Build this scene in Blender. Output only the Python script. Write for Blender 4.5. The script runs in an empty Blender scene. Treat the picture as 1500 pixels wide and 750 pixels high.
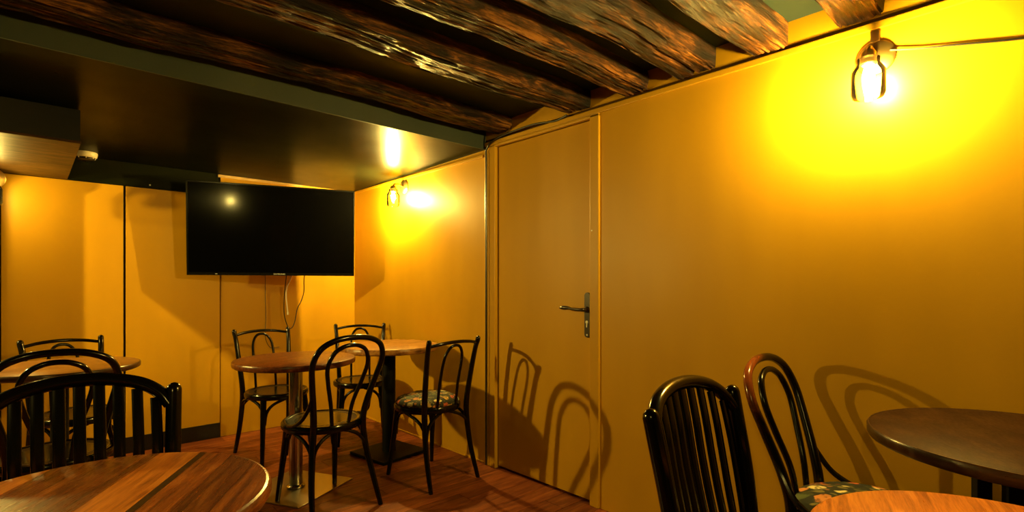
import bpy, bmesh, math, random
from mathutils import Vector, Matrix
R = math.radians
PI = math.pi
random.seed(7)
scene = bpy.context.scene
C = scene.collection

# ------------------------------------------------------------------ camera, world, exposure
CAM_H = 1.17
cam_d = bpy.data.cameras.new('camera')
cam = bpy.data.objects.new('camera', cam_d)
C.objects.link(cam)
cam.location = (0, 0, CAM_H)
cam.rotation_euler = (R(90), 0, R(-42.98))
cam_d.sensor_width = 36.0
cam_d.lens = 762.0 / 1500.0 * 36.0
cam_d.shift_y = 43.0 / 1500.0
cam_d.clip_start = 0.02
scene.camera = cam

world = bpy.data.worlds.new('world')
scene.world = world
world.use_nodes = True
world.node_tree.nodes['Background'].inputs[0].default_value = (1.0, 0.72, 0.4, 1)
world.node_tree.nodes['Background'].inputs[1].default_value = 0.0

vs = scene.view_settings
vs.view_transform = 'Standard'
vs.look = 'None'
vs.gamma = 1.0
vs.use_curve_mapping = False
vs.exposure = 0.45
BULB = 4300.0          # radiance of the lamp bulbs
LAMP_COL = (1.0, 0.72, 0.15)

# ------------------------------------------------------------------ materials
def new_mat(name):
    m = bpy.data.materials.new(name)
    m.use_nodes = True
    return m, m.node_tree.nodes, m.node_tree.links, m.node_tree.nodes['Principled BSDF']

def setin(n, **kw):
    for k, v in kw.items():
        n.inputs[k.replace('_', ' ')].default_value = v

def ramp(N, stops, interp='LINEAR'):
    r = N.new('ShaderNodeValToRGB')
    r.color_ramp.interpolation = interp
    e = r.color_ramp.elements
    while len(e) < len(stops):
        e.new(0.5)
    for i, (p, c) in enumerate(stops):
        e[i].position = p
        e[i].color = (c[0], c[1], c[2], 1)
    return r

def coords(N, L, scale=(1, 1, 1), rand=True):
    tc = N.new('ShaderNodeTexCoord')
    mp = N.new('ShaderNodeMapping')
    mp.inputs['Scale'].default_value = scale
    if rand:
        oi = N.new('ShaderNodeObjectInfo')
        mul = N.new('ShaderNodeMath'); mul.operation = 'MULTIPLY'; mul.inputs[1].default_value = 37.0
        L.new(oi.outputs['Random'], mul.inputs[0])
        cmb = N.new('ShaderNodeCombineXYZ')
        L.new(mul.outputs[0], cmb.inputs[0]); L.new(mul.outputs[0], cmb.inputs[1])
        L.new(cmb.outputs[0], mp.inputs['Location'])
    L.new(tc.outputs['Object'], mp.inputs['Vector'])
    return mp

def noise(N, L, vec, scale, detail=4.0, rough=0.55, dist=0.0):
    n = N.new('ShaderNodeTexNoise')
    n.inputs['Scale'].default_value = scale
    n.inputs['Detail'].default_value = detail
    n.inputs['Roughness'].default_value = rough
    n.inputs['Distortion'].default_value = dist
    L.new(vec.outputs[0], n.inputs['Vector'])
    return n

def bump(N, L, b, src, strength, dist=0.002):
    bp = N.new('ShaderNodeBump')
    bp.inputs['Strength'].default_value = strength
    bp.inputs['Distance'].default_value = dist
    L.new(src, bp.inputs['Height'])
    L.new(bp.outputs[0], b.inputs['Normal'])

def plain(name, col, rough=0.5, metal=0.0, spec=0.5, coat=0.0):
    m, N, L, b = new_mat(name)
    b.inputs['Base Color'].default_value = (*col, 1)
    b.inputs['Roughness'].default_value = rough
    b.inputs['Metallic'].default_value = metal
    b.inputs['Specular IOR Level'].default_value = spec
    b.inputs['Coat Weight'].default_value = coat
    b.inputs['Coat Roughness'].default_value = 0.08
    return m

def paint(name, c1, c2, rough, bump_s=0.12, fine=90.0, spec=0.35):
    """brushed / rolled wall paint with faint vertical unevenness"""
    m, N, L, b = new_mat(name)
    b.inputs['Specular IOR Level'].default_value = spec
    mp = coords(N, L, (1, 1, 0.25))
    n = noise(N, L, mp, 2.2, 3.0)
    r = ramp(N, [(0.3, c1), (0.7, c2)])
    L.new(n.outputs['Fac'], r.inputs[0]); L.new(r.outputs[0], b.inputs['Base Color'])
    mp2 = coords(N, L, (1, 1, 1))
    n2 = noise(N, L, mp2, fine, 3.0, 0.6)
    n3 = noise(N, L, mp2, 4.0, 2.0, 0.5)
    add = N.new('ShaderNodeMath'); add.operation = 'MULTIPLY_ADD'; add.inputs[1].default_value = 6.0
    L.new(n3.outputs['Fac'], add.inputs[0]); L.new(n2.outputs['Fac'], add.inputs[2])
    bump(N, L, b, add.outputs[0], bump_s, 0.002)
    rr = N.new('ShaderNodeMapRange')
    rr.inputs['To Min'].default_value = rough - 0.06; rr.inputs['To Max'].default_value = rough + 0.08
    L.new(n3.outputs['Fac'], rr.inputs['Value']); L.new(rr.outputs[0], b.inputs['Roughness'])
    return m

def wood(name, stops, stretch=(1.2, 14, 14), scale=3.0, rough=0.35, bump_s=0.15, coat=0.0, bright=0.35, detail=6.0):
    m, N, L, b = new_mat(name)
    mp = coords(N, L, stretch)
    n = noise(N, L, mp, scale, detail, 0.62, 0.6)
    n2 = noise(N, L, mp, scale * 6, 4.0, 0.6, 0.2)
    mix = N.new('ShaderNodeMath'); mix.operation = 'MULTIPLY_ADD'; mix.inputs[1].default_value = 0.35
    L.new(n2.outputs['Fac'], mix.inputs[0]); L.new(n.outputs['Fac'], mix.inputs[2])
    sub = N.new('ShaderNodeMath'); sub.operation = 'SUBTRACT'; sub.inputs[1].default_value = 0.175
    L.new(mix.outputs[0], sub.inputs[0])
    r = ramp(N, stops)
    L.new(sub.outputs[0], r.inputs[0])
    oi = N.new('ShaderNodeObjectInfo')
    mr = N.new('ShaderNodeMapRange')
    mr.inputs['To Min'].default_value = 1 - bright; mr.inputs['To Max'].default_value = 1 + bright
    L.new(oi.outputs['Random'], mr.inputs['Value'])
    hsv = N.new('ShaderNodeHueSaturation')
    L.new(mr.outputs[0], hsv.inputs['Value']); L.new(r.outputs[0], hsv.inputs['Color'])
    L.new(hsv.outputs[0], b.inputs['Base Color'])
    mr2 = N.new('ShaderNodeMapRange')
    mr2.inputs['To Min'].default_value = rough + 0.12; mr2.inputs['To Max'].default_value = rough - 0.1
    L.new(n2.outputs['Fac'], mr2.inputs['Value']); L.new(mr2.outputs[0], b.inputs['Roughness'])
    b.inputs['Specular IOR Level'].default_value = 0.35
    b.inputs['Coat Weight'].default_value = coat * 0.6
    b.inputs['Coat Roughness'].default_value = 0.15
    bump(N, L, b, sub.outputs[0], bump_s, 0.004)
    return m

M = {}
M['ochre'] = paint('ochre_paint', (0.42, 0.212, 0.006), (0.52, 0.268, 0.008), 0.40, 0.10, 90.0, 0.2)
M['dark_wall'] = paint('low_bounce_wall_paint', (0.02, 0.02, 0.008), (0.03, 0.03, 0.012), 0.5, 0.1)  # unseen walls, colour kept dark to cut bounced light
M['olive'] = paint('dark_olive_gloss_paint', (0.006, 0.007, 0.003), (0.009, 0.010, 0.004), 0.30, 0.10, 90.0, 0.03)
M['fascia'] = paint('fascia_lighter_olive', (0.032, 0.042, 0.035), (0.044, 0.056, 0.046), 0.5, 0.10, 90.0, 0.2)  # lighter and greyer than the soffit olive
M['ceil_green'] = paint('ceiling_green_paint', (0.020, 0.032, 0.027), (0.028, 0.042, 0.035), 0.5, 0.1, 90.0, 0.08)
M['black'] = plain('black_lacquer', (0.0025, 0.0018, 0.0015), 0.16, 0, 0.35, 0.0)
def worn():
    m, N, L, b = new_mat('black_lacquer_rubbed_brown')
    mp = coords(N, L, (1, 1, 1), False)
    n = noise(N, L, mp, 14.0, 5.0, 0.65)
    sp = N.new('ShaderNodeSeparateXYZ'); L.new(mp.outputs[0], sp.inputs[0])
    z = N.new('ShaderNodeMapRange'); z.inputs['From Min'].default_value = 0.66; z.inputs['From Max'].default_value = 0.93
    L.new(sp.outputs['Z'], z.inputs['Value'])
    x = N.new('ShaderNodeMapRange'); x.inputs['From Min'].default_value = -0.10; x.inputs['From Max'].default_value = 0.14
    L.new(sp.outputs['X'], x.inputs['Value'])
    a = N.new('ShaderNodeMath'); a.operation = 'MULTIPLY'; L.new(z.outputs[0], a.inputs[0]); L.new(x.outputs[0], a.inputs[1])
    c = N.new('ShaderNodeMath'); c.operation = 'MULTIPLY_ADD'; c.inputs[1].default_value = 0.9
    L.new(n.outputs['Fac'], c.inputs[0]); L.new(a.outputs[0], c.inputs[2])
    r = ramp(N, [(0.55, (0.0028, 0.0018, 0.0015)), (0.74, (0.035, 0.008, 0.0025)), (0.98, (0.18, 0.042, 0.010))])
    sc = N.new('ShaderNodeMath'); sc.operation = 'MULTIPLY'; sc.inputs[1].default_value = 0.82
    L.new(c.outputs[0], sc.inputs[0]); L.new(sc.outputs[0], r.inputs[0]); L.new(r.outputs[0], b.inputs['Base Color'])
    b.inputs['Roughness'].default_value = 0.18
    b.inputs['Specular IOR Level'].default_value = 0.35
    return m
M['black_worn'] = worn()
M['seat_wood'] = wood('dark_seat_wood', [(0.3, (0.005, 0.003, 0.002)), (0.7, (0.018, 0.009, 0.004))], (2, 14, 14), 4, 0.32, 0.06, 0.0, 0.0)
M['seat_wood'].node_tree.nodes['Principled BSDF'].inputs['Specular IOR Level'].default_value = 0.18
M['flat_black'] = plain('black_steel', (0.002, 0.002, 0.002), 0.5, 0, 0.15)
M['void'] = plain('dark_backing', (0.004, 0.003, 0.002), 0.8)
M['base_black'] = plain('black_baseboard_paint', (0.006, 0.005, 0.004), 0.35)
M['chrome'] = plain('chrome', (0.62, 0.58, 0.5), 0.16, 1.0)
M['steel'] = plain('brushed_steel', (0.46, 0.42, 0.34), 0.30, 1.0)
M['floorwood'] = wood('red_brown_floor', [(0.25, (0.055, 0.011, 0.004)), (0.5, (0.15, 0.035, 0.010)), (0.75, (0.27, 0.075, 0.020))], (1.0, 12, 12), 3.0, 0.38, 0.25, 0.0, 0.38)
M['floorwood'].node_tree.nodes['Principled BSDF'].inputs['Specular IOR Level'].default_value = 0.2
M['top_red'] = wood('varnished_table_wood', [(0.28, (0.05, 0.011, 0.003)), (0.5, (0.18, 0.044, 0.009)), (0.72, (0.34, 0.10, 0.020))], (1.2, 16, 16), 3.5, 0.28, 0.22, 0.08, 0.42)
M['top_orange'] = wood('orange_varnished_wood', [(0.28, (0.22, 0.050, 0.008)), (0.5, (0.52, 0.155, 0.022)), (0.72, (0.72, 0.26, 0.042))], (1.2, 16, 16), 3.5, 0.3, 0.2, 0.2, 0.15)
M['top_brown'] = wood('brown_table_wood', [(0.25, (0.11, 0.040, 0.008)), (0.5, (0.22, 0.088, 0.017)), (0.75, (0.32, 0.14, 0.03))], (1.2, 14, 14), 3.0, 0.33, 0.12, 0.15, 0.1)
M['top_light'] = wood('live_edge_wood', [(0.30, (0.06, 0.018, 0.004)), (0.47, (0.28, 0.11, 0.020)), (0.72, (0.44, 0.21, 0.040))], (1.2, 9, 9), 3.0, 0.33, 0.3, 0.1, 0.05)
M['top_dark'] = wood('dark_mottled_table_wood', [(0.25, (0.012, 0.0045, 0.0015)), (0.5, (0.030, 0.011, 0.003)), (0.75, (0.055, 0.022, 0.005))], (2.5, 6, 6), 3.5, 0.55, 0.12, 0.0, 0.05)
M['top_dark'].node_tree.nodes['Principled BSDF'].inputs['Specular IOR Level'].default_value = 0.08
M['rim_dark'] = wood('dark_rim_wood', [(0.3, (0.022, 0.008, 0.003)), (0.7, (0.060, 0.022, 0.007))], (2, 5, 5), 4, 0.3, 0.1, 0.3, 0.05)
M['laminate'] = wood('brown_wood_grain_board', [(0.30, (0.012, 0.005, 0.002)), (0.5, (0.050, 0.023, 0.006)), (0.68, (0.11, 0.052, 0.012))], (1.2, 10, 10), 2.6, 0.45, 0.03, 0.0, 0.05)
M['laminate'].node_tree.nodes['Principled BSDF'].inputs['Specular IOR Level'].default_value = 0.12
M['raw_wood'] = wood('raw_pale_wood', [(0.3, (0.40, 0.24, 0.10)), (0.7, (0.68, 0.46, 0.22))], (2, 18, 18), 3, 0.6, 0.3, 0.0, 0.1)
M['white_plastic'] = plain('cream_plastic', (0.72, 0.64, 0.48), 0.4)
M['cable_black'] = plain('black_cable', (0.010, 0.008, 0.007), 0.35)
M['cable_white'] = plain('white_cable', (0.75, 0.68, 0.55), 0.4)
M['brass'] = plain('aged_brass', (0.42, 0.27, 0.09), 0.35, 1.0)
M['bronze'] = plain('dark_bronze', (0.030, 0.018, 0.011), 0.28, 0.3, 0.5, 0.3)
M['bezel'] = plain('gloss_black_plastic', (0.004, 0.004, 0.004), 0.12)
M['screen'] = plain('switched_off_screen', (0.001, 0.001, 0.0012), 0.09, 0, 0.16)
M['logo'] = plain('silver_lettering', (0.75, 0.75, 0.75), 0.3, 0.3)

def beam_material():
    m, N, L, b = new_mat('hewn_dark_oak')
    mp = coords(N, L, (0.55, 5, 5))
    n = noise(N, L, mp, 5.0, 9.0, 0.68, 0.7)
    n2 = noise(N, L, mp, 26.0, 6.0, 0.7, 0.3)
    mp3 = coords(N, L, (1, 1, 1))
    n3 = noise(N, L, mp3, 3.0, 4.0, 0.6)
    mx = N.new('ShaderNodeMath'); mx.operation = 'MULTIPLY_ADD'; mx.inputs[1].default_value = 0.5
    L.new(n2.outputs['Fac'], mx.inputs[0]); L.new(n.outputs['Fac'], mx.inputs[2])
    mx2 = N.new('ShaderNodeMath'); mx2.operation = 'MULTIPLY_ADD'; mx2.inputs[1].default_value = 0.5
    L.new(n3.outputs['Fac'], mx2.inputs[0]); L.new(mx.outputs[0], mx2.inputs[2])
    r = ramp(N, [(0.30, (0.002, 0.0008, 0.0006)), (0.46, (0.016, 0.005, 0.0013)), (0.60, (0.075, 0.024, 0.005)), (0.78, (0.25, 0.095, 0.017))])
    mrg = N.new('ShaderNodeMapRange'); mrg.inputs['From Min'].default_value = 0.70; mrg.inputs['From Max'].default_value = 1.30
    L.new(mx2.outputs[0], mrg.inputs['Value'])
    L.new(mrg.outputs[0], r.inputs[0]); L.new(r.outputs[0], b.inputs['Base Color'])
    b.inputs['Roughness'].default_value = 0.40
    b.inputs['Specular IOR Level'].default_value = 0.28
    bump(N, L, b, mx.outputs[0], 0.9, 0.02)
    return m
M['beam'] = beam_material()

def floral(name, scale):
    """printed upholstery: leaves, cream, yellow and red flowers on a dark green ground"""
    m, N, L, b = new_mat(name)
    mp = coords(N, L, (1, 1, 1), False)
    nz = noise(N, L, mp, scale * 0.9, 2.0)
    warp = N.new('ShaderNodeMixRGB'); warp.blend_type = 'ADD'; warp.inputs[0].default_value = 0.06
    L.new(mp.outputs[0], warp.inputs[1]); L.new(nz.outputs['Color'], warp.inputs[2])
    v = N.new('ShaderNodeTexVoronoi'); v.inputs['Scale'].default_value = scale
    L.new(warp.outputs[0], v.inputs['Vector'])
    sep = N.new('ShaderNodeSeparateColor'); L.new(v.outputs['Color'], sep.inputs[0])
    flower = ramp(N, [(0.0, (0.62, 0.34, 0.05)), (0.28, (0.45, 0.08, 0.025)), (0.5, (0.70, 0.56, 0.26)), (0.72, (0.06, 0.075, 0.02)), (0.86, (0.55, 0.20, 0.05))], 'CONSTANT')
    L.new(sep.outputs[0], flower.inputs[0])
    v2 = N.new('ShaderNodeTexVoronoi'); v2.inputs['Scale'].default_value = scale * 3.1
    mp2 = N.new('ShaderNodeMapping'); mp2.inputs['Scale'].default_value = (1, 0.45, 1); mp2.inputs['Rotation'].default_value = (0, 0, 0.7)
    L.new(warp.outputs[0], mp2.inputs[0]); L.new(mp2.outputs[0], v2.inputs['Vector'])
    sep2 = N.new('ShaderNodeSeparateColor'); L.new(v2.outputs['Color'], sep2.inputs[0])
    leaf = ramp(N, [(0.0, (0.012, 0.012, 0.004)), (0.25, (0.10, 0.080, 0.018)), (0.50, (0.040, 0.040, 0.010)), (0.72, (0.15, 0.12, 0.030)), (0.88, (0.26, 0.10, 0.025))], 'CONSTANT')
    L.new(sep2.outputs[1], leaf.inputs[0])
    edge = ramp(N, [(0.36, (0, 0, 0)), (0.50, (1, 1, 1))])
    L.new(v2.outputs['Distance'], edge.inputs[0])
    dark = N.new('ShaderNodeMixRGB'); dark.inputs[2].default_value = (0.008, 0.010, 0.005, 1)
    L.new(edge.outputs[0], dark.inputs[0]); L.new(leaf.outputs[0], dark.inputs[1])
    petal = N.new('ShaderNodeTexWave'); petal.wave_type = 'RINGS'; petal.inputs['Scale'].default_value = scale * 2.0
    petal.inputs['Distortion'].default_value = 6.0
    L.new(mp.outputs[0], petal.inputs['Vector'])
    pr = ramp(N, [(0.05, (0.12, 0.10, 0.08)), (0.35, (1, 1, 1))])
    L.new(petal.outputs['Fac'], pr.inputs[0])
    fl = N.new('ShaderNodeMixRGB'); fl.blend_type = 'MULTIPLY'; fl.inputs[0].default_value = 0.75
    L.new(flower.outputs[0], fl.inputs[1]); L.new(pr.outputs[0], fl.inputs[2])
    mask = ramp(N, [(0.40, (1, 1, 1)), (0.46, (0, 0, 0))])
    L.new(v.outputs['Distance'], mask.inputs[0])
    mix = N.new('ShaderNodeMixRGB')
    L.new(mask.outputs[0], mix.inputs[0]); L.new(dark.outputs[0], mix.inputs[1]); L.new(fl.outputs[0], mix.inputs[2])
    L.new(mix.outputs[0], b.inputs['Base Color'])
    b.inputs['Roughness'].default_value = 0.8
    wv = noise(N, L, mp, 400.0, 2.0)
    bump(N, L, b, wv.outputs['Fac'], 0.3, 0.001)
    return m
M['floral'] = floral('floral_upholstery', 16.0)
M['floral_small'] = floral('small_floral_upholstery', 22.0)

def emit(name, col, strength):
    m = bpy.data.materials.new(name); m.use_nodes = True
    N, L = m.node_tree.nodes, m.node_tree.links
    N.remove(N['Principled BSDF'])
    e = N.new('ShaderNodeEmission')
    e.inputs[0].default_value = (*col, 1); e.inputs[1].default_value = strength
    L.new(e.outputs[0], N['Material Output'].inputs[0])
    return m
M['bulb'] = emit('lit_bulb', LAMP_COL, BULB)
M['bulb_strong'] = emit('brighter_lit_bulb', LAMP_COL, BULB * 1.35)
M['bulb_far'] = emit('far_lit_bulb', LAMP_COL, BULB * 2.2)
M['bulb_faint'] = emit('faint_lit_bulb', LAMP_COL, BULB * 0.085)
M['bulb_dim'] = emit('dimmer_lit_bulb', LAMP_COL, BULB * 0.3)

def thin_glass():
    m = bpy.data.materials.new('clear_jar_glass'); m.use_nodes = True
    N, L = m.node_tree.nodes, m.node_tree.links
    N.remove(N['Principled BSDF'])
    t = N.new('ShaderNodeBsdfTransparent'); t.inputs[0].default_value = (0.97, 0.96, 0.93, 1)
    g = N.new('ShaderNodeBsdfGlossy'); g.inputs['Roughness'].default_value = 0.03
    f = N.new('ShaderNodeFresnel'); f.inputs[0].default_value = 1.35
    mx = N.new('ShaderNodeMixShader')
    L.new(f.outputs[0], mx.inputs[0]); L.new(t.outputs[0], mx.inputs[1]); L.new(g.outputs[0], mx.inputs[2])
    L.new(mx.outputs[0], N['Material Output'].inputs[0])
    return m
M['glass'] = thin_glass()

# ------------------------------------------------------------------ mesh helpers
def smooth_path(pts, n=6):
    """Catmull-Rom through pts; a point is (x, y, z) or (x, y, z, r)"""
    P = [Vector(p) for p in pts]
    out = []
    for i in range(len(P) - 1):
        p0 = P[i - 1] if i > 0 else P[i] * 2 - P[i + 1]
        p1, p2 = P[i], P[i + 1]
        p3 = P[i + 2] if i + 2 < len(P) else P[i + 1] * 2 - P[i]
        for k in range(n):
            t = k / n
            out.append(0.5 * ((2 * p1) + (p2 - p0) * t + (2 * p0 - 5 * p1 + 4 * p2 - p3) * t * t + (3 * p1 - p0 - 3 * p2 + p3) * t ** 3))
    out.append(P[-1])
    return out

class MB:
    def __init__(self):
        self.v, self.f, self.s = [], [], []
    def add(self, verts, faces, smooth=False):
        o = len(self.v)
        self.v += [tuple(p) for p in verts]
        self.f += [[i + o for i in f] for f in faces]
        self.s += [smooth] * len(faces)
        return self
    def box(self, c, d, rot=None, bev=0.0):
        bm = bmesh.new()
        bmesh.ops.create_cube(bm, size=1.0)
        bmesh.ops.scale(bm, vec=d, verts=bm.verts)
        if bev > 0:
            bmesh.ops.bevel(bm, geom=bm.edges[:], offset=bev, segments=2, affect='EDGES', profile=0.6)
        if rot is not None:
            bmesh.ops.transform(bm, matrix=rot, verts=bm.verts)
        bmesh.ops.translate(bm, vec=c, verts=bm.verts)
        bm.verts.index_update()
        self.add([v.co.copy() for v in bm.verts], [[v.index for v in f.verts] for f in bm.faces])
        bm.free()
        return self
    def box2(self, a, b, bev=0.0):
        c = [(a[i] + b[i]) / 2 for i in range(3)]
        return self.box(c, [abs(b[i] - a[i]) for i in range(3)], None, bev)
    def tube(self, pts, r=None, seg=10, n=6, flat=None, up=(0, 0, 1), raw=False, ball=False):
        """sweep; flat=(w, t) gives a flat section, w along 'side', t along 'normal'"""
        if r is not None:
            pts = [(p[0], p[1], p[2], r) if len(p) == 3 else p for p in pts]
        path = [Vector(p) for p in pts] if raw else smooth_path(pts, n)
        pos = [Vector(p[:3]) for p in path]
        rad = [p[3] if len(p) > 3 else 1.0 for p in path]
        tang = []
        for i in range(len(pos)):
            a = pos[max(i - 1, 0)]; b_ = pos[min(i + 1, len(pos) - 1)]
            tang.append((b_ - a).normalized())
        if ball:
            e0, e1, t0, t1, r0, r1 = pos[0], pos[-1], tang[0], tang[-1], rad[0], rad[-1]
            for a_ in (30, 60, 82):
                ca, sa = math.cos(R(a_)), math.sin(R(a_))
                pos.append(e1 + t1 * r1 * sa); rad.append(r1 * ca); tang.append(t1)
            for a_ in (30, 60, 82):
                ca, sa = math.cos(R(a_)), math.sin(R(a_))
                pos.insert(0, e0 - t0 * r0 * sa); rad.insert(0, r0 * ca); tang.insert(0, t0)
        nrm = Vector(up).cross(tang[0])
        if nrm.length < 1e-3:
            nrm = Vector((1, 0, 0)).cross(tang[0])
            if nrm.length < 1e-3:
                nrm = Vector((0, 1, 0)).cross(tang[0])
        nrm.normalize()
        verts, faces = [], []
        for i, p in enumerate(pos):
            t = tang[i]
            nrm = (nrm - t * nrm.dot(t)).normalized()
            bi = t.cross(nrm)
            for k in range(seg):
                a = 2 * PI * k / seg
                if flat:
                    ex = 2.0 / 5.0
                    ca, sa = math.cos(a), math.sin(a)
                    u = math.copysign(abs(ca) ** ex, ca) * flat[0] / 2
                    w = math.copysign(abs(sa) ** ex, sa) * flat[1] / 2
                    verts.append(p + nrm * u + bi * w)
                else:
                    verts.append(p + (nrm * math.cos(a) + bi * math.sin(a)) * rad[i])
        m = len(pos)
        for i in range(m - 1):
            for k in range(seg):
                k2 = (k + 1) % seg
                faces.append([i * seg + k, i * seg + k2, (i + 1) * seg + k2, (i + 1) * seg + k])
        faces.append(list(range(seg))[::-1])
        faces.append([(m - 1) * seg + k for k in range(seg)])
        return self.add(verts, faces, True)
    def lathe(self, prof, seg=40, c=(0, 0, 0), sx=1.0, sy=1.0, mat=None, smooth=True):
        verts, faces = [], []
        for (r, z) in prof:
            for k in range(seg):
                a = 2 * PI * k / seg
                p = Vector((math.cos(a) * r * sx, math.sin(a) * r * sy, z))
                if mat is not None:
                    p = mat @ p
                verts.append(p + Vector(c))
        for i in range(len(prof) - 1):
            for k in range(seg):
                k2 = (k + 1) % seg
                faces.append([i * seg + k, i * seg + k2, (i + 1) * seg + k2, (i + 1) * seg + k])
        if prof[0][0] > 1e-6:
            faces.append([k for k in range(seg)][::-1])
        if prof[-1][0] > 1e-6:
            faces.append([(len(prof) - 1) * seg + k for k in range(seg)])
        return self.add(verts, faces, smooth)
    def build(self, name, mat, parent=None, loc=None):
        me = bpy.data.meshes.new(name)
        me.from_pydata(self.v, [], self.f)
        me.polygons.foreach_set('use_smooth', self.s)
        me.materials.append(M[mat] if isinstance(mat, str) else mat)
        bm = bmesh.new(); bm.from_mesh(me)
        bmesh.ops.remove_doubles(bm, verts=bm.verts, dist=1e-6)
        bmesh.ops.recalc_face_normals(bm, faces=bm.faces)
        for e in bm.edges:
            if len(e.link_faces) == 2 and e.calc_face_angle(0) > R(42):
                e.smooth = False
        bm.to_mesh(me); bm.free()
        o = bpy.data.objects.new(name, me)
        C.objects.link(o)
        if parent is not None:
            o.parent = parent
        if loc is not None:
            o.location = loc
        return o

def tag(o, label=None, cat=None, group=None, kind=None):
    if label: o['label'] = label
    if cat: o['category'] = cat
    if group: o['group'] = group
    if kind: o['kind'] = kind
    return o

def thing(name, label, cat, loc=(0, 0, 0), rz=0.0, group=None):
    o = bpy.data.objects.new(name, None)
    o.empty_display_size = 0.1
    C.objects.link(o)
    o.location = loc
    o.rotation_euler = (0, 0, R(rz))
    return tag(o, label, cat, group)

def copy_tree(o, parent=None):
    c = o.copy()
    C.objects.link(c)
    c.parent = parent
    for ch in list(o.children):
        copy_tree(ch, c)
    return c

def struct(o):
    o['kind'] = 'structure'
    return o

# ------------------------------------------------------------------ room shell
WX = 2.20            # right wall
DY = 4.48            # back wall
LX = -1.20           # left wall of the front part
FY = -3.20           # wall behind the camera
SY = 2.62            # front of the lowered soffit
CEIL = 2.21

floor = struct(MB().box2((LX, FY, -0.08), (WX + 0.1, DY + 0.05, -0.012)).build('floor', 'void'))
# floor planks run along x, laid edge to edge
pw = 0.132
y = FY
row = 0
plank_meshes = {}
def plank_mesh(length):
    key = round(length, 3)
    if key not in plank_meshes:
        o = MB().box((0, 0, 0), (length - 0.0025, pw - 0.0025, 0.012), None, 0.0012).build('plank', 'floorwood')
        plank_meshes[key] = o.data
        bpy.data.objects.remove(o)
    return plank_meshes[key]
while y < DY + 0.05:
    x = LX - (row * 0.53) % 1.3
    while x < WX + 0.1:
        a, b_ = max(x, LX), min(x + 1.3, WX + 0.1)
        if b_ - a > 0.06:
            o = bpy.data.objects.new('plank', plank_mesh(round(b_ - a, 3)))
            C.objects.link(o); o.parent = floor
            o.location = ((a + b_) / 2, y + pw / 2, -0.006)
        x += 1.3
    y += pw; row += 1

# right wall with the door opening
D0, D1, DTOP = 1.735, 2.512, 2.066
w = MB()
w.box2((WX, FY, 0), (WX + 0.10, D0, 2.105))
w.box2((WX, D1, 0), (WX + 0.10, DY + 0.05, 2.105))
w.box2((WX, D0, DTOP), (WX + 0.10, D1, 2.105))
w.box2((WX, FY, 2.117), (WX + 0.10, SY, CEIL))
wall_right = struct(w.build('wall_right', 'ochre'))
MB().box2((WX + 0.03, FY, 2.105), (WX + 0.10, SY, 2.117)).build('shadow_gap', 'void', wall_right)
t = MB().box2((WX - 0.011, FY, 2.075), (WX, SY - 0.002, 2.100), 0.003)
struct(t.build('trim_1', 'ochre'))
t = MB().box2((WX - 0.012, SY + 0.01, 2.010), (WX, DY, 2.028), 0.003)
struct(t.build('trim_2', 'ochre'))
struct(MB().box2((WX - 0.006, SY + 0.01, 0), (WX, DY, 0.012), 0.002).build('baseboard_right', 'ochre'))

# back wall: dark backing, two ochre panels, flush ochre part by the corner
wall_back = struct(MB().box2((LX, DY + 0.012, 0), (WX + 0.1, DY + 0.10, CEIL)).build('wall_back', 'void'))
MB().box2((-0.118, DY - 0.004, 0.0), (0.4875, DY + 0.012, 1.86), 0.0015).build('panel', 'ochre', wall_back)
MB().box2((0.5015, DY - 0.004, 0.0), (1.088, DY + 0.012, 1.86), 0.0015).build('panel', 'ochre', wall_back)
MB().box2((1.093, DY, 0.0), (WX, DY + 0.012, 2.03), 0.0015).build('panel', 'ochre', wall_back)
MB().box2((-0.118, DY - 0.006, 1.865), (1.072, DY + 0.012, 2.06)).build('upper_board', 'olive', wall_back)
MB().lathe([(0.0, -0.003), (0.005, -0.003), (0.005, 0.0)], 12, (0.64, DY - 0.007, 1.885), 1, 1, Matrix.Rotation(R(-90), 3, 'X')).build('screw', 'white_plastic', wall_back)
# raw timber edge left bare between back wall and soffit
st = MB()
st.tube([(1.075, DY - 0.012, 2.013, 0.012), (1.2, DY - 0.012, 2.014, 0.012), (1.45, DY - 0.010, 2.016, 0.010), (1.72, DY - 0.008, 2.018, 0.008)], None, 6, 5)
struct(st.build('trim_3', 'raw_wood'))
struct(MB().box2((-0.118, DY - 0.012, 0), (1.088, DY - 0.004, 0.112), 0.0015).build('baseboard_back', 'base_black'))

# left wall, and an unseen dark post, depth set to shade the panels
struct(MB().box2((LX - 0.08, FY, 0), (LX, DY + 0.1, CEIL)).build('wall_left', 'dark_wall'))
struct(MB().box2((-0.175, 4.312, 0), (-0.125, DY + 0.012, 1.860), 0.003).build('shade_post', 'base_black'))
struct(MB().box2((LX - 0.08, FY - 0.08, 0), (WX + 0.1, FY, CEIL)).build('wall_front', 'dark_wall'))
struct(MB().box2((LX - 0.08, FY - 0.08, CEIL), (WX + 0.1, DY + 0.1, CEIL + 0.06)).build('ceiling', 'ceil_green'))

# lowered soffit (slopes a little towards the back wall)
x0, x1, ya, yb = LX, WX - 0.001, SY, DY + 0.012
za, zb, zt = 2.058, 2.026, CEIL
so = MB().add([(x0, ya, za), (x1, ya, za), (x1, yb, zb), (x0, yb, zb), (x0, ya, zt), (x1, ya, zt), (x1, yb, zt), (x0, yb, zt)],
              [[0, 1, 2, 3], [4, 5, 6, 7], [0, 1, 5, 4], [1, 2, 6, 5], [2, 3, 7, 6], [3, 0, 4, 7]])
struct(so.build('ceiling_soffit', 'olive'))
struct(MB().box2((LX, SY - 0.010, za), (x1, SY, CEIL), 0.002).build('trim_4', 'fascia'))

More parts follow.
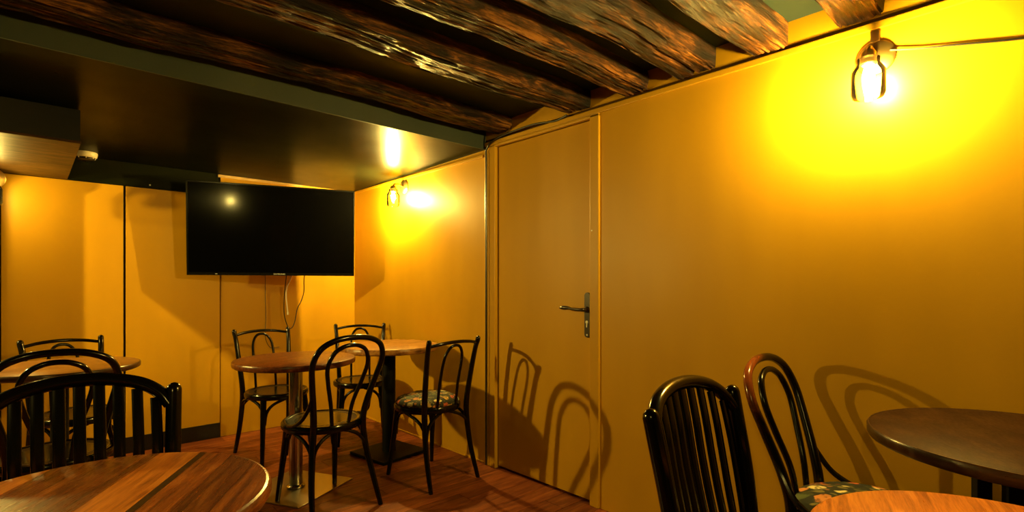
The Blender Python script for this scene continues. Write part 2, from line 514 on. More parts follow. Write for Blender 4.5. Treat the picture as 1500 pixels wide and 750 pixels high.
# boxed duct hanging under the soffit: black front, wood-grain board underneath
duct = thing('boxed_duct', 'black boxed duct with brown wood-grain underside hanging below the soffit', 'duct', (0.005, 3.89, 1.862))
MB().box2((-0.55, -0.59, 0.012), (0.185, 0.584, 0.164)).build('casing', 'base_black', duct)
MB().box2((-0.55, -0.592, 0.0), (0.187, 0.584, 0.012), 0.002).build('bottom_board', 'laminate', duct)

# ------------------------------------------------------------------ ceiling beams
def beam(y0, y1, zb, seed, skew=0.0, x_end=WX - 0.004, x_start=LX, round_=0.010, rough=0.012, crack=None):
    rnd = random.Random(seed)
    W, H = y1 - y0, CEIL - zb + 0.01
    prof = []                                     # section, open at the top (in the ceiling)
    k = 3
    prof.append((-W / 2, H))
    prof.append((-W / 2 - 0.004, H * 0.5))
    for i in range(k + 1):
        a = R(180 + 90 * i / k)
        prof.append((-W / 2 + round_ + math.cos(a) * round_, round_ + math.sin(a) * round_))
    for i in range(1, 12):
        prof.append((-W / 2 + round_ + (W - 2 * round_) * i / 12, 0.0))
    for i in range(k + 1):
        a = R(270 + 90 * i / k)
        prof.append((W / 2 - round_ + math.cos(a) * round_, round_ + math.sin(a) * round_))
    prof.append((W / 2 + 0.004, H * 0.5))
    prof.append((W / 2, H))
    n = len(prof)
    ph = [rnd.uniform(0, 6.28) for _ in range(14)]
    nx = 110
    verts, faces = [], []
    for i in range(nx + 1):
        f = i / nx
        xx = x_start + (x_end - x_start) * f
        wob = 0.012 * math.sin(xx * 2.1 + ph[0]) + 0.006 * math.sin(xx * 5.3 + ph[1]) + 0.003 * math.sin(xx * 13 + ph[5])
        zw = 0.008 * math.sin(xx * 2.7 + ph[2]) + 0.003 * math.sin(xx * 9 + ph[3])
        fade = min(1.0, (x_end - xx) / 0.5)
        sc = 1.0 + 0.10 * math.sin(xx * 1.7 + ph[4]) * fade
        for j, (py, pz) in enumerate(prof):
            d = rough * 0.5 * math.sin(xx * 7 + j * 1.9 + ph[6]) * math.sin(j * 2.3 + ph[7]) + rough * 0.35 * math.sin(xx * 23 + j * 3.1 + ph[8]) + rnd.uniform(-0.12, 0.12) * rough
            yy = (y0 + y1) / 2 + py * sc + wob * fade + skew * (x_end - xx) + d * 0.5
            zz = zb + pz + (zw * fade + d * 0.7) * (1 - pz / H)
            if crack and j == 6 + crack[0] + int(round(0.8 * math.sin(xx * 2.3 + ph[9]))):
                zz += crack[1] * max(0.0, math.sin(xx * 1.6 + ph[10]) * 0.5 + 0.5)
            if j in (5, 6, 17, 18):                     # chipped arrises
                zz += 0.010 * max(0.0, math.sin(xx * 11 + ph[11]) + math.sin(xx * 4.1 + ph[12]) - 0.7)
            verts.append((xx, yy, zz))
    for i in range(nx):
        for j in range(n - 1):
            faces.append([i * n + j, i * n + j + 1, (i + 1) * n + j + 1, (i + 1) * n + j])
    faces.append([nx * n + j for j in range(n)])
    faces.append([j for j in range(n)][::-1])
    mb = MB(); mb.add(verts, faces, True)
    return mb.build('ceiling_beam', 'beam')

BG = 'hewn timber beams across the ceiling'
tag(beam(2.36, 2.52, 2.135, 1, 0.0), 'dark glossy ceiling beam running along the olive soffit edge', 'beam', BG)
tag(beam(1.745, 1.900, 2.120, 2, 0.03, crack=(7, 0.022)), 'dark ceiling beam ending above the door with a split grey underside', 'beam', BG)
tag(beam(1.395, 1.525, 2.115, 3, 0.02), 'narrow brown ceiling beam ending over the wall just beside the door', 'beam', BG)
tag(beam(1.057, 1.235, 2.118, 4, 0.02, crack=(5, 0.03)), 'thick ceiling beam with a long crack, second beam past the door', 'beam', BG)
tag(beam(0.759, 0.892, 2.114, 5, 0.01), 'golden brown ceiling beam beside the one above the bare lamp', 'beam', BG)
tag(beam(0.445, 0.588, 2.122, 6, 0.0), 'pale worm-eaten beam end directly above the jar lamp by the dark table', 'beam', BG)
for i, yy in enumerate((0.12, -0.22, -0.55, -0.88)):
    tag(beam(yy, yy + 0.14, 2.12, 10 + i, 0.0), 'ceiling beam over the front part of the room', 'beam', BG)

# ------------------------------------------------------------------ door
dr = struct(MB().box2((WX + 0.014, 1.742, 0.014), (WX + 0.052, 2.505, 2.056), 0.002).build('door_1', 'ochre'))
MB().box2((WX + 0.070, D0 - 0.03, 0), (WX + 0.099, D1 + 0.03, DTOP)).build('light_stop', 'void', dr)  # added dark sheet behind the leaf to block light
MB().box2((WX - 0.014, 1.682, 0), (WX + 0.012, 1.7415, 2.072), 0.004).build('door_frame', 'ochre', dr)
MB().box2((WX - 0.014, 2.508, 0), (WX + 0.012, 2.560, 2.072), 0.004).build('door_frame', 'ochre', dr)
MB().box2((WX - 0.012, 2.566, 0), (WX + 0.002, 2.612, 2.03), 0.004).build('door_frame', 'ochre', dr)
MB().box2((WX - 0.014, 1.682, 2.058), (WX + 0.012, 2.560, 2.074), 0.004).build('door_frame', 'ochre', dr)
# lever handle on a long back plate
hx = WX + 0.014
pl = MB()
pts = []
hw, zlo, zhi = 0.021, 0.888, 1.132
outline = []
for i in range(13):
    a = PI * i / 12
    outline.append((1.773 + math.cos(a) * hw, zhi - hw * 0.8 + math.sin(a) * hw * 0.8))
for i in range(13):
    a = PI + PI * i / 12
    outline.append((1.773 + math.cos(a) * hw, zlo + hw * 0.8 + math.sin(a) * hw * 0.8))
nn = len(outline)
pl.add([(hx, p[0], p[1]) for p in outline] + [(hx - 0.007, p[0], p[1]) for p in outline] + [(hx - 0.010, 1.773 + (p[0] - 1.773) * 0.85, 1.01 + (p[1] - 1.01) * 0.98) for p in outline],
       [[i, (i + 1) % nn, nn + (i + 1) % nn, nn + i] for i in range(nn)] + [[nn + i, nn + (i + 1) % nn, 2 * nn + (i + 1) % nn, 2 * nn + i] for i in range(nn)] + [[2 * nn + i for i in range(nn)]])
plate = pl.build('handle_plate', 'bronze', dr)
lv = MB()
lv.tube([(hx - 0.008, 1.773, 1.040, 0.011), (hx - 0.03, 1.773, 1.040, 0.010), (hx - 0.046, 1.776, 1.040, 0.010), (hx - 0.052, 1.80, 1.039, 0.009), (hx - 0.052, 1.835, 1.041, 0.007), (hx - 0.052, 1.86, 1.045, 0.008), (hx - 0.052, 1.885, 1.047, 0.0115), (hx - 0.052, 1.91, 1.047, 0.0115), (hx - 0.052, 1.928, 1.046, 0.006)], None, 10, 5, ball=True)
lv.lathe([(0.0, 0), (0.017, 0), (0.017, 0.006), (0.012, 0.012), (0.0, 0.012)], 20, (hx - 0.008, 1.773, 1.040), 1, 1, Matrix.Rotation(R(-90), 3, 'Y'))
tag(lv.build('door_handle', 'bronze', dr), 'dark bronze lever with a swollen grip')
ky = MB()
ky.lathe([(0.0, 0), (0.0085, 0), (0.0085, 0.004), (0.0, 0.004)], 16, (hx - 0.009, 1.773, 0.972), 1, 1, Matrix.Rotation(R(-90), 3, 'Y'))
ky.box((hx - 0.011, 1.773, 0.957), (0.004, 0.009, 0.026), None, 0.001)
tag(ky.build('lock_cylinder', 'steel', plate), 'bright steel lock cylinder')
MB().lathe([(0.0, 0), (0.006, 0), (0.005, 0.002), (0.0, 0.002)], 12, (hx - 0.009, 1.773, 0.903), 1, 1, Matrix.Rotation(R(-90), 3, 'Y')).build('screw', 'steel', plate)
MB().lathe([(0.0, 0), (0.004, 0), (0.003, 0.003), (0.0, 0.003)], 10, (WX - 0.0135, 1.727, 1.46), 1, 1, Matrix.Rotation(R(-90), 3, 'Y')).build('screw', 'white_plastic', dr)

# cable that leaves the beam, bends over the door head and drops down the corner of the frame
cb = MB()
cb.tube([(2.186, 1.90, 2.112), (2.184, 1.98, 2.100), (2.184, 2.05, 2.108), (2.180, 2.16, 2.118), (2.178, 2.30, 2.115), (2.178, 2.44, 2.108), (2.180, 2.54, 2.088), (2.182, 2.585, 2.050), (2.182, 2.59, 1.99), (2.182, 2.59, 1.4), (2.182, 2.59, 0.7), (2.182, 2.59, 0.005)], 0.0055, 8, 6)
tag(cb.build('cable', 'cable_black'), 'black cable bending over the door head and down the frame', 'cable')

# ------------------------------------------------------------------ wall lamps: bare bulb in a jar on a round plate
def jar_lamp(label, loc, rz, raceway=0.0, bulb='bulb'):
    """local: wall is the plane y = 0, lamp sticks out towards -y"""
    o = thing('wall_lamp', label, 'lamp', loc, rz, 'jar lamps on the walls')
    toY = Matrix.Rotation(R(90), 3, 'X')
    MB().lathe([(0.0, 0), (0.060, 0), (0.060, 0.006), (0.052, 0.012), (0.0, 0.014)], 32, (0, 0, 0), 1, 1, toY).build('wall_plate', 'brass', o)
    MB().tube([(0, -0.012, 0.0), (0, -0.05, 0.012), (0, -0.085, 0.010), (0, -0.10, -0.012)], 0.008, 10, 5).build('arm', 'brass', o)
    MB().lathe([(0.0, 0.0), (0.018, 0.0), (0.024, -0.010), (0.024, -0.045), (0.019, -0.05), (0.0, -0.05)], 24, (0, -0.10, -0.005)).build('socket', 'brass', o)
    MB().lathe([(0.031, -0.030), (0.034, -0.032), (0.034, -0.050), (0.041, -0.060), (0.050, -0.076), (0.050, -0.152), (0.045, -0.164), (0.030, -0.168)], 36, (0, -0.10, 0)).build('glass_jar', 'glass', o)
    b_ = MB().lathe([(0.0, -0.052), (0.010, -0.053), (0.011, -0.066), (0.015, -0.078), (0.0175, -0.090), (0.0165, -0.102), (0.010, -0.112), (0.0, -0.115)], 28, (0, -0.10, 0)).build('bulb', bulb, o)
    if raceway:
        MB().box2((-0.014, -0.012, 0.055), (0.014, 0.0, raceway), 0.003).build('cable_cover', 'brass', o)
    return o
# wall on +x side: wall plane x = WX, lamp sticks out to -x: rotate local -y to -x
jar_lamp('glass jar lamp with a round plate above the dark round table', (WX, 0.47, 1.975), -90, 0.094)
jar_lamp('glass jar lamp on the wall beside the television', (WX, 3.62, 1.955), -90, 0.0, 'bulb_strong')
jar_lamp('glass jar lamp on the left wall near the boxed duct', (LX, 3.92, 1.735), 90, 0.0, 'bulb_far')
jar_lamp('faint glass jar lamp on the dark post shading the wall panels', (-0.152, 4.312, 1.80), 0, 0.0, 'bulb_faint')
jar_lamp('glass jar lamp on the left wall of the front part', (LX, -0.35, 1.96), 90, 0.0, 'bulb_dim')
wr = MB()
wr.tube([(2.186, 0.425, 1.985), (2.188, 0.357, 1.967), (2.190, 0.25, 1.945), (2.192, 0.095, 1.913), (2.192, -0.1, 1.885), (2.192, -0.4, 1.865), (2.192, -0.8, 1.875)], 0.0035, 8, 6)
tag(wr.build('lamp_wire', 'cable_black'), 'thin dark wire running along the wall from the jar lamp', 'wire')

# ------------------------------------------------------------------ smoke detector
sd = thing('smoke_detector', 'cream smoke detector under the soffit beside the boxed duct', 'detector', (0.275, 4.34, 2.0285))
MB().lathe([(0.0, 0), (0.062, 0), (0.064, -0.006), (0.060, -0.028), (0.054, -0.034), (0.0, -0.034)], 36).build('housing', 'white_plastic', sd)
MB().lathe([(0.0, -0.034), (0.050, -0.034), (0.046, -0.046), (0.030, -0.052), (0.0, -0.053)], 32).build('sensor_cage', 'base_black', sd)
for k in range(8):
    a = 2 * PI * k / 8
    MB().box((math.cos(a) * 0.05, math.sin(a) * 0.05, -0.038), (0.006, 0.004, 0.008), Matrix.Rotation(a, 3, 'Z')).build('fin', 'white_plastic', sd)

# ------------------------------------------------------------------ television
tv = thing('television', 'large black flat television hung turned away from the ochre wall', 'television', (1.385, 4.14, 1.245), -20.15)
TW, TH, TT = 1.16, 0.680, 0.045
tilt = Matrix.Rotation(R(3.6), 3, 'X')
def tvb(a, b_, bev=0.0):
    mb = MB().box2(a, b_, bev)
    mb.v = [tuple(tilt @ Vector(p)) for p in mb.v]
    return mb
tvb((-TW / 2, 0, 0), (TW / 2, TT, TH), 0.006).build('housing', 'bezel', tv)
bz = 0.012
tvb((-TW / 2 + bz, -0.0015, bz + 0.010), (TW / 2 - bz, 0.002, TH - bz)).build('screen', 'screen', tv)
for (a, b_) in (((-TW / 2, -0.005, TH - bz), (TW / 2, 0.0, TH)), ((-TW / 2, -0.005, 0), (TW / 2, 0.0, bz + 0.008)), ((-TW / 2, -0.005, 0), (-TW / 2 + bz, 0.0, TH)), ((TW / 2 - bz, -0.005, 0), (TW / 2, 0.0, TH))):
    tvb(a, b_, 0.002).build('bezel', 'bezel', tv)
tvb((-0.35, TT, 0.12), (0.35, TT + 0.025, 0.52), 0.008).build('rear_cover', 'flat_black', tv)
tc = bpy.data.curves.new('letters', 'FONT')
tc.body = 'SAMSUNG'; tc.size = 0.014; tc.extrude = 0.0006; tc.align_x = 'CENTER'; tc.align_y = 'CENTER'
to = bpy.data.objects.new('letters', tc); C.objects.link(to)
bpy.context.view_layer.update()
dg = bpy.context.evaluated_depsgraph_get()
lm = bpy.data.meshes.new_from_object(to.evaluated_get(dg))
bpy.data.objects.remove(to)
lm.materials.clear(); lm.materials.append(M['logo'])
lo = bpy.data.objects.new('lettering', lm); C.objects.link(lo); lo.parent = tv
lo.location = tilt @ Vector((0.03, -0.0058, 0.011)); lo.rotation_euler = (R(93.6), 0, 0); lo.scale = (1.25, 1, 1)
tag(lo, 'small silver lettering on the lower frame')
tvb((-0.40, -0.0058, 0.008), (-0.386, -0.005, 0.012)).build('indicator', 'logo', tv)
mnt = MB()
mnt.tube([(-0.02, 0.06, 0.34), (-0.14, 0.16, 0.34), (-0.02, 0.24, 0.34)], 0.014, 8, 5)
mnt.build('mount_arm', 'flat_black', tv)
MB().box((0.02, 0.265, 0.34), (0.12, 0.02, 0.24), Matrix.Rotation(R(20.15), 3, 'Z'), 0.003).build('mount_plate', 'flat_black', tv)

wc = MB()
wc.tube([(1.60, 4.33, 1.30), (1.585, 4.37, 1.22), (1.565, 4.40, 1.15), (1.563, 4.41, 1.08), (1.575, 4.42, 0.99), (1.58, 4.42, 0.945)], 0.0045, 8, 6)
wt = tag(wc.build('white_cable', 'cable_white'), 'short white cable hanging loose below the television', 'cable')
MB().lathe([(0.0, 0), (0.006, 0), (0.007, -0.004), (0.007, -0.022), (0.0, -0.024)], 12, (1.58, 4.42, 0.95)).build('plug', 'cable_white', wt)
bc = MB()
bc.tube([(1.55, 4.34, 1.30), (1.552, 4.39, 1.20), (1.55, 4.42, 1.05), (1.555, 4.43, 0.93), (1.58, 4.435, 0.84), (1.61, 4.435, 0.81), (1.64, 4.435, 0.86), (1.66, 4.43, 0.97), (1.69, 4.42, 1.04), (1.705, 4.40, 1.12), (1.69, 4.36, 1.22), (1.69, 4.32, 1.30)], 0.0040, 8, 6)
tag(bc.build('black_cable', 'cable_black'), 'black cable hanging in a loop below the television', 'cable')
pc = MB()
pc.tube([(1.42, DY - 0.008, 1.30), (1.42, DY - 0.006, 1.10), (1.425, DY - 0.006, 0.9), (1.42, DY - 0.006, 0.75), (1.46, DY - 0.006, 0.66), (1.53, DY - 0.006, 0.66)], 0.0025, 6, 6)
tag(pc.build('cable_shadow', 'cable_black'), 'thin dark strand flat on the wall as the shadow of the looped cable', 'cable')  # strand stands in for the shadow of the looped cable

# ------------------------------------------------------------------ tables
def round_top(parent, rad, th, mat, rim=None, jag=0.0, seg=72):
    prof = [(0.0, -th), (rad * 0.97, -th), (rad - 0.003, -th + 0.004), (rad, -th + 0.010), (rad, -0.008), (rad - 0.003, -0.002), (rad - 0.009, 0.0), (0.0, 0.0)]
    if not rim:
        mb = MB().lathe(prof, seg)
        if jag:
            rnd = random.Random(3)
            amp = [1 - jag * (0.5 + 0.5 * math.sin(9 * 2 * PI * k / seg + 1) * math.sin(23 * 2 * PI * k / seg) + rnd.uniform(0, 0.4)) for k in range(seg)]
            nv = []
            for (x_, y_, z_) in mb.v:
                r_ = math.hypot(x_, y_)
                if r_ > rad * 0.9:
                    k = int(round(math.atan2(y_, x_) / (2 * PI) * seg)) % seg
                    f = amp[k] if z_ > -th * 0.6 else 1 - (1 - amp[k]) * 0.3
                    x_, y_ = x_ * f, y_ * f
                    z_ += (1 - amp[k]) * 0.08 if z_ < -th * 0.5 else -(1 - amp[k]) * 0.12
                nv.append((x_, y_, z_))
            mb.v = nv
        return mb.build('table_top', mat, parent)
    top = MB().lathe([(0.0, -0.010), (rad - 0.006, -0.010), (rad - 0.006, -0.002), (rad - 0.009, 0.0), (0.0, 0.0)], seg).build('table_top', mat, parent)
    MB().lathe([(0.0, -th), (rad * 0.97, -th), (rad - 0.003, -th + 0.004), (rad, -th + 0.010), (rad, -0.006), (rad - 0.003, -0.0015), (rad - 0.0061, -0.001), (rad - 0.0061, -0.0105), (0.0, -0.0105)], seg).build('rim', rim, top)
    return top

def stave_top(parent, rad, th, cuts, mats):
    """round top glued up from staves running along local x"""
    layers = [(-th, 0.012), (-th + 0.006, 0.004), (-th * 0.6, 0.0), (-th * 0.35, 0.0), (-0.006, 0.0025), (-0.002, 0.006), (0.0, 0.011)]
    for i in range(len(cuts) - 1):
        v0, v1 = cuts[i] + (0.0004 if i else 0), cuts[i + 1] - (0.0004 if i < len(cuts) - 2 else 0)
        n = 14
        verts, faces = [], []
        for (z, ins) in layers:
            rr = rad - ins
            f = rr / rad
            a0 = v0 * f if i == 0 else v0
            a1 = v1 * f if i == len(cuts) - 2 else v1
            ring = []
            t0, t1 = math.asin(max(-1, min(1, a0 / rr))), math.asin(max(-1, min(1, a1 / rr)))
            for k in range(n + 1):
                t_ = t0 + (t1 - t0) * k / n
                ring.append((math.cos(t_) * rr, math.sin(t_) * rr, z))
            for k in range(n + 1):
                t_ = t1 + (t0 - t1) * k / n
                ring.append((-math.cos(t_) * rr, math.sin(t_) * rr, z))
            verts += ring
        m = 2 * (n + 1)
        for l in range(len(layers) - 1):
            for k in range(m):
                faces.append([l * m + k, l * m + (k + 1) % m, (l + 1) * m + (k + 1) % m, (l + 1) * m + k])
        faces.append(list(range(m))[::-1])
        faces.append([(len(layers) - 1) * m + k for k in range(m)])
        MB().add(verts, faces, False).build('stave', mats[i % len(mats)], parent)

TH_ = 0.75
def black_pedestal(o, r=0.038, base=0.165, square=False, top=TH_ - 0.035):
    MB().lathe([(0.0, 0.022), (r, 0.022), (r, top - 0.008)], 28).build('column', 'flat_black', o)
    MB().box((0, 0, top - 0.004), (0.30, 0.07, 0.008)).box((0, 0, top - 0.004), (0.07, 0.30, 0.008)).build('top_bracket', 'flat_black', o)
    if square:
        MB().box((0, 0, 0.011), (2 * base, 2 * base, 0.022), None, 0.005).build('base', 'flat_black', o)
    else:
        MB().lathe([(0.0, 0.0), (base, 0.0), (base, 0.008), (base * 0.9, 0.016), (r * 1.6, 0.026), (r * 1.3, 0.04), (0.0, 0.04)], 44).build('base', 'flat_black', o)

# near table on the left, glued staves
T0 = thing('round_table', 'round table of broad red-brown staves in front of the slatted chair', 'table', (0.096, 1.291, 0), 58.0)
top = bpy.data.objects.new('table_top', None); C.objects.link(top); top.parent = T0; top.location = (0, 0, TH_)
c0 = [-0.312, -0.235, -0.165, -0.098, -0.082, 0.014, 0.110, 0.205, 0.312]
stave_top(top, 0.312, 0.034, c0, ['top_red', 'top_red', 'top_red', 'rim_dark', 'top_orange', 'top_red', 'top_red', 'top_orange'])
black_pedestal(T0)

# near table on the right
T3 = thing('round_table', 'bright orange-brown round table set against the darker table', 'table', (1.10, 0.04, 0), 18.0)
tp = round_top(T3, 0.295, 0.034, 'top_orange'); tp.location = (0, 0, TH_)
black_pedestal(T3)

# dark table against the right wall
T5 = thing('round_table', 'dark brown round table with black edge standing against the long wall', 'table', (1.838, 0.05, 0), 30.0)
tp = round_top(T5, 0.357, 0.034, 'top_dark', 'rim_dark'); tp.location = (0, 0, 0.785)
for (cx_, cy_) in ((0.090, 0.010), (0.132, 0.058)):
    MB().box((cx_, cy_, 0.385), (0.034, 0.034, 0.73), None, 0.003).build('column', 'flat_black', T5)
MB().box((0.06, 0.02, 0.747), (0.36, 0.12, 0.008)).build('top_bracket', 'flat_black', T5)
MB().box((0.10, 0.03, 0.011), (0.30, 0.30, 0.022), None, 0.005).build('base', 'flat_black', T5)

# chrome pedestal table
T1 = thing('round_table', 'round red-brown table on a chrome column with square steel base', 'table', (1.135, 3.05, 0), 27.0)
tp = round_top(T1, 0.330, 0.034, 'top_red'); tp.location = (0, 0, TH_)
MB().lathe([(0.0, 0.012), (0.037, 0.012), (0.037, TH_ - 0.042)], 36).build('column', 'chrome', T1)
MB().lathe([(0.038, 0.012), (0.050, 0.012), (0.050, 0.018), (0.041, 0.024), (0.0375, 0.030)], 36).build('collar', 'chrome', T1)
MB().box((0, 0, 0.004), (0.45, 0.45, 0.008), None, 0.002).build('base', 'steel', T1)
MB().box((0, 0, TH_ - 0.038), (0.30, 0.06, 0.008)).build('top_bracket', 'flat_black', T1)

# live-edge table
T2 = thing('round_table', 'round golden live-edge table on a thick black column', 'table', (1.845, 3.24, 0), 8.0)
tp = round_top(T2, 0.338, 0.045, 'top_light', None, 0.03, 96); tp.location = (0, 0, 0.762)
black_pedestal(T2, 0.046, 0.188, True, 0.762 - 0.046)

# far-left table
T4 = thing('round_table', 'round brown table with dark edge in the corner under the boxed duct', 'table', (0.118, 3.43, 0), 10.0)
tp = round_top(T4, 0.330, 0.030, 'top_brown', 'rim_dark'); tp.location = (0, 0, 0.772)
black_pedestal(T4, 0.036, 0.155, False, 0.772 - 0.031)

# ------------------------------------------------------------------ chairs (local: faces +y, origin on the floor under the seat)
def seat_parts(o, mat_frame, mat_seat, rad=0.200, z=0.455, cushion=None, sy=1.0):
    MB().lathe([(rad - 0.05, z - 0.040), (rad - 0.004, z - 0.040), (rad + 0.003, z - 0.032), (rad + 0.003, z - 0.010), (rad - 0.004, z - 0.001), (rad - 0.022, z), (rad - 0.028, z - 0.004), (rad - 0.05, z - 0.006)], 44, (0, 0, 0), 1, sy).build('seat_frame', mat_frame, o)
    if cushion:
        MB().lathe([(0.0, z - 0.012), (rad - 0.012, z - 0.012), (rad - 0.006, z + 0.006), (rad - 0.014, z + 0.022), (rad - 0.05, z + 0.038), (rad - 0.11, z + 0.046), (0.0, z + 0.048)], 40, (0, 0, 0), 1, sy).build('seat_cushion', cushion, o)['label'] = 'padded seat in a flowered fabric'
    else:
        MB().lathe([(0.0, z - 0.018), (rad - 0.028, z - 0.016), (rad - 0.028, z - 0.004), (rad - 0.06, z - 0.006), (rad - 0.12, z - 0.009), (0.0, z - 0.010)], 40, (0, 0, 0), 1, sy).build('seat', mat_seat, o)

FRONT = [((s * 0.135, 0.115, 0.435), (s * 0.168, 0.175, 0.0)) for s in (-1, 1)]
def front_legs(o, mat):
    for (a, b_) in FRONT:
        a, b_ = Vector(a), Vector(b_)
        m = a.lerp(b_, 0.45)
        MB().tube([(*a, 0.0195), (*a.lerp(b_, 0.12), 0.0195), (*m, 0.0165), (*b_, 0.0125)], None, 12, 4).build('leg', mat, o)

def brackets(o, mat, back_pt):
    """bent quarter arcs under the seat, one to each side of every leg"""
    legs = [(-1, Vector(FRONT[0][0]), Vector(FRONT[0][1])), (1, Vector(FRONT[1][0]), Vector(FRONT[1][1]))]
    z0 = 0.255
    def arc(p_leg, p_seat):
        p1 = Vector((p_leg.x, p_leg.y, 0)).lerp(Vector((p_seat.x, p_seat.y, 0)), 0.10); p1.z = z0 + 0.08
        p2 = Vector((p_leg.x, p_leg.y, 0)).lerp(Vector((p_seat.x, p_seat.y, 0)), 0.42); p2.z = 0.385
        MB().tube([(*p_leg, 0.010), (*p1, 0.010), (*p2, 0.0095), (*p_seat, 0.009)], None, 8, 5).build('bracket', mat, o)
    for s, a, b_ in legs:
        k = (0.435 - z0) / 0.435
        pl_ = a.lerp(b_, k)
        pl_ = pl_ * 1.0
        inner = Vector((pl_.x - s * 0.012, pl_.y - 0.004, z0))
        arc(inner, Vector((s * 0.015, 0.175, 0.417)))
        arc(inner, Vector((s * 0.178, 0.0, 0.417)))
        bl = Vector((s * back_pt[0], back_pt[1], z0))
        arc(bl, Vector((s * 0.178, -0.01, 0.417)))
        arc(bl, Vector((s * 0.02, -0.165, 0.417)))

def arch_chair(label, cushion=None, mat='black', seat_mat='seat_wood'):
    o = thing('bentwood_chair', label, 'chair')
    hs = [(0.190, -0.265, 0.0, 0.0125), (0.172, -0.215, 0.16, 0.0150), (0.150, -0.178, 0.32, 0.0165), (0.140, -0.172, 0.45, 0.0170), (0.152, -0.194, 0.56, 0.0160), (0.182, -0.240, 0.70, 0.0150), (0.194, -0.272, 0.79, 0.0145), (0.166, -0.298, 0.862, 0.0145), (0.094, -0.312, 0.900, 0.0145)]
    pts = [(-p[0], p[1], p[2], p[3]) for p in hs] + [(0.0, -0.317, 0.910, 0.0145)] + hs[::-1]
    tag(MB().tube(pts, None, 12, 6).build('back_loop', mat, o), 'bent loop forming back and rear legs')
    hi = [(0.046, -0.182, 0.445, 0.0100), (0.062, -0.200, 0.56, 0.0105), (0.096, -0.236, 0.68, 0.0110), (0.112, -0.262, 0.765, 0.0110), (0.090, -0.284, 0.832, 0.0110), (0.047, -0.294, 0.862, 0.0110)]
    pts = [(-p[0], p[1], p[2], p[3]) for p in hi] + [(0.0, -0.297, 0.870, 0.0110)] + hi[::-1]
    MB().tube(pts, None, 10, 6).build('inner_loop', 'black', o)
    seat_parts(o, mat, seat_mat, 0.205, 0.455, cushion)
    front_legs(o, mat)
    brackets(o, mat, (0.152, -0.185))
    for s in (-1, 1):
        MB().tube([(s * 0.172, -0.212, 0.610, 0.006), (s * 0.172, -0.186, 0.560, 0.009), (s * 0.186, -0.145, 0.500, 0.010), (s * 0.196, -0.080, 0.462, 0.010), (s * 0.200, -0.020, 0.450, 0.008)], None, 8, 5).build('hip_brace', mat, o)
    return o

def post_chair(label, cushion=None, mat='black', seat_mat='seat_wood'):
    o = thing('bentwood_chair', label, 'chair')
    for s in (-1, 1):
        MB().tube([(s * 0.180, -0.262, 0.0, 0.0125), (s * 0.168, -0.205, 0.20, 0.0155), (s * 0.160, -0.178, 0.42, 0.0175), (s * 0.170, -0.200, 0.60, 0.0165), (s * 0.182, -0.235, 0.78, 0.0150), (s * 0.187, -0.252, 0.832, 0.0150), (s * 0.188, -0.256, 0.848, 0.0150)], None, 12, 5, ball=True).build('post', mat, o)
    MB().tube([(-0.180, -0.248, 0.822, 0.0095), (-0.10, -0.272, 0.836, 0.0100), (0.0, -0.282, 0.842, 0.0105), (0.10, -0.272, 0.836, 0.0100), (0.180, -0.248, 0.822, 0.0095)], None, 10, 6).build('crest_rail', mat, o)
    hi = [(0.070, -0.182, 0.445, 0.0085), (0.070, -0.202, 0.58, 0.0090), (0.070, -0.232, 0.70, 0.0090), (0.062, -0.250, 0.765, 0.0090), (0.036, -0.262, 0.808, 0.0090)]
    pts = [(-p[0], p[1], p[2], p[3]) for p in hi] + [(0.0, -0.266, 0.820, 0.0090)] + hi[::-1]
    MB().tube(pts, None, 10, 6).build('inner_loop', mat, o)
    seat_parts(o, mat, seat_mat, 0.200, 0.455, cushion)
    front_legs(o, mat)
    brackets(o, mat, (0.166, -0.200))
    return o

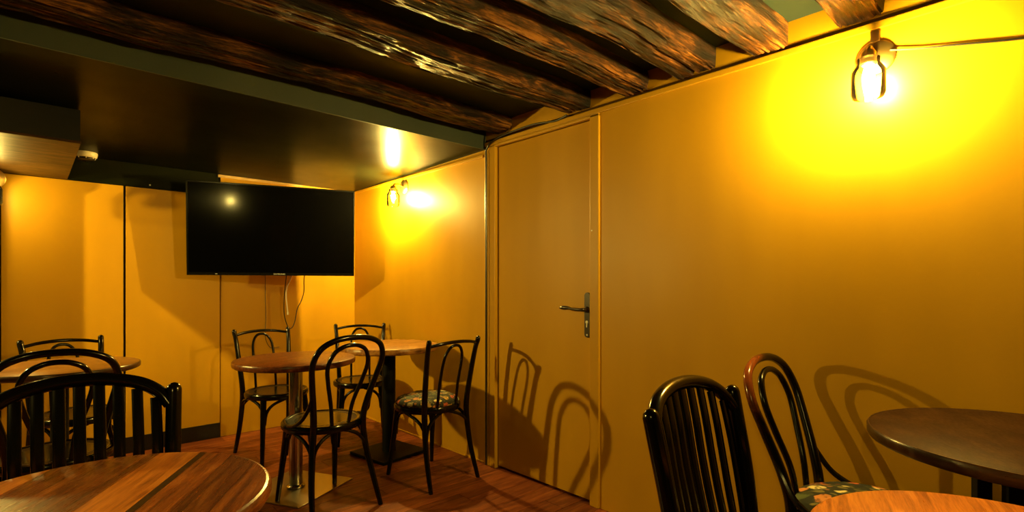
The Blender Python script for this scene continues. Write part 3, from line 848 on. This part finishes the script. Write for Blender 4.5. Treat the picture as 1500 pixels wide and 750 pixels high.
def slat_chair(label, mat='black'):
    o = thing('slat_back_chair', label, 'chair')
    for s in (-1, 1):
        MB().tube([(s * 0.195, -0.250, 0.0, 0.0150), (s * 0.195, -0.205, 0.22, 0.0180), (s * 0.196, -0.188, 0.44, 0.0200), (s * 0.204, -0.205, 0.62, 0.0205), (s * 0.213, -0.240, 0.80, 0.0205), (s * 0.216, -0.252, 0.860, 0.0205)], None, 14, 5, ball=True).build('post', mat, o)
    cr = [(0.206, 0.818, -0.246), (0.186, 0.850, -0.262), (0.140, 0.883, -0.280), (0.070, 0.902, -0.292), (0.0, 0.907, -0.296)]
    pts = [(-a, y_, z_, 0.0185) for (a, z_, y_) in cr] + [(a, y_, z_, 0.0185) for (a, z_, y_) in cr[:-1][::-1]]
    MB().tube(pts, None, 14, 6).build('crest_rail', mat, o)
    xs = [-0.172 + 0.043 * k for k in range(9)]
    for x_ in xs:
        u = abs(x_) / 0.206
        zt_ = 0.907 - 0.09 * u ** 2.4 - 0.008
        yt = -0.296 + 0.050 * u ** 2
        bow = -0.036 * (1 - u * u)
        f = 0.93
        path = []
        for fr in (0.0, 0.2, 0.4, 0.6, 0.8, 1.0):
            path.append((x_ * (f + (1 - f) * min(1.0, fr * 1.6)), -0.180 + (yt + 0.180) * fr ** 1.5 + bow * (0.55 + 0.45 * math.sin(PI * fr)) * (1 - fr ** 3), 0.450 + (zt_ - 0.450) * fr))
        MB().tube(path, None, 12, 4, flat=(0.028, 0.012), up=(0, -1, 0)).build('slat', mat, o)
    MB().lathe([(0.0, 0.405), (0.196, 0.405), (0.212, 0.414), (0.216, 0.428), (0.212, 0.446), (0.196, 0.455), (0.15, 0.452), (0.0, 0.447)], 48, (0, 0, 0), 1.0, 1.0).build('seat', 'seat_wood', o)
    MB().tube([(-0.19, -0.190, 0.43), (-0.1, -0.215, 0.43), (0, -0.222, 0.43), (0.1, -0.215, 0.43), (0.19, -0.190, 0.43)], 0.016, 10, 5).build('back_rail', mat, o)
    for s in (-1, 1):
        MB().tube([(s * 0.15, 0.13, 0.415, 0.0205), (s * 0.158, 0.145, 0.32, 0.0200), (s * 0.172, 0.175, 0.0, 0.0140)], None, 12, 4).build('leg', mat, o)
        MB().tube([(s * 0.160, 0.150, 0.20, 0.009), (s * 0.178, 0.0, 0.20, 0.010), (s * 0.194, -0.205, 0.20, 0.009)], None, 8, 4).build('stretcher', mat, o)
    return o

def place(o, x_, y_, rz):
    o.location = (x_, y_, 0)
    o.rotation_euler = (0, 0, R(rz))
    return o

def again(src, label, x_, y_, rz):
    c = copy_tree(src)
    c['label'] = label
    return place(c, x_, y_, rz)

GA, GP, GS = 'black bentwood arch chairs', 'black bentwood post chairs', 'black slat-back chairs'
a1 = arch_chair('black bentwood arch-back chair tucked under the chrome-column table'); a1['group'] = GA
place(a1, 1.17, 2.76, 5)
again(a1, 'black bentwood arch-back chair drawn up to the corner table under the duct', 0.085, 2.99, 0)
a3 = arch_chair('arch-back bentwood chair with flowered seat beside the long wall, brown worn loop', 'floral', 'black_worn'); a3['group'] = GA
place(a3, 1.935, 0.44, 180)

p1 = post_chair('black post-back bentwood chair between the chrome-column table and the back wall'); p1['group'] = GP
place(p1, 1.26, 3.73, 184)
again(p1, 'black post-back bentwood chair in the corner behind the live-edge table', 1.87, 3.70, 155)
again(p1, 'black post-back bentwood chair with its back to the far panel under the duct', 0.215, 3.82, 194)
p4 = post_chair('black post-back bentwood chair with flowered seat beside the door', 'floral_small'); p4['group'] = GP
place(p4, 1.815, 2.715, 4)

s1 = slat_chair('black slat-back chair behind the table of broad red-brown staves'); s1['group'] = GS
place(s1, 0.105, 1.575, 180)
again(s1, 'black slat-back chair pulled up to the bright orange-brown table', 1.29, 0.42, 180)
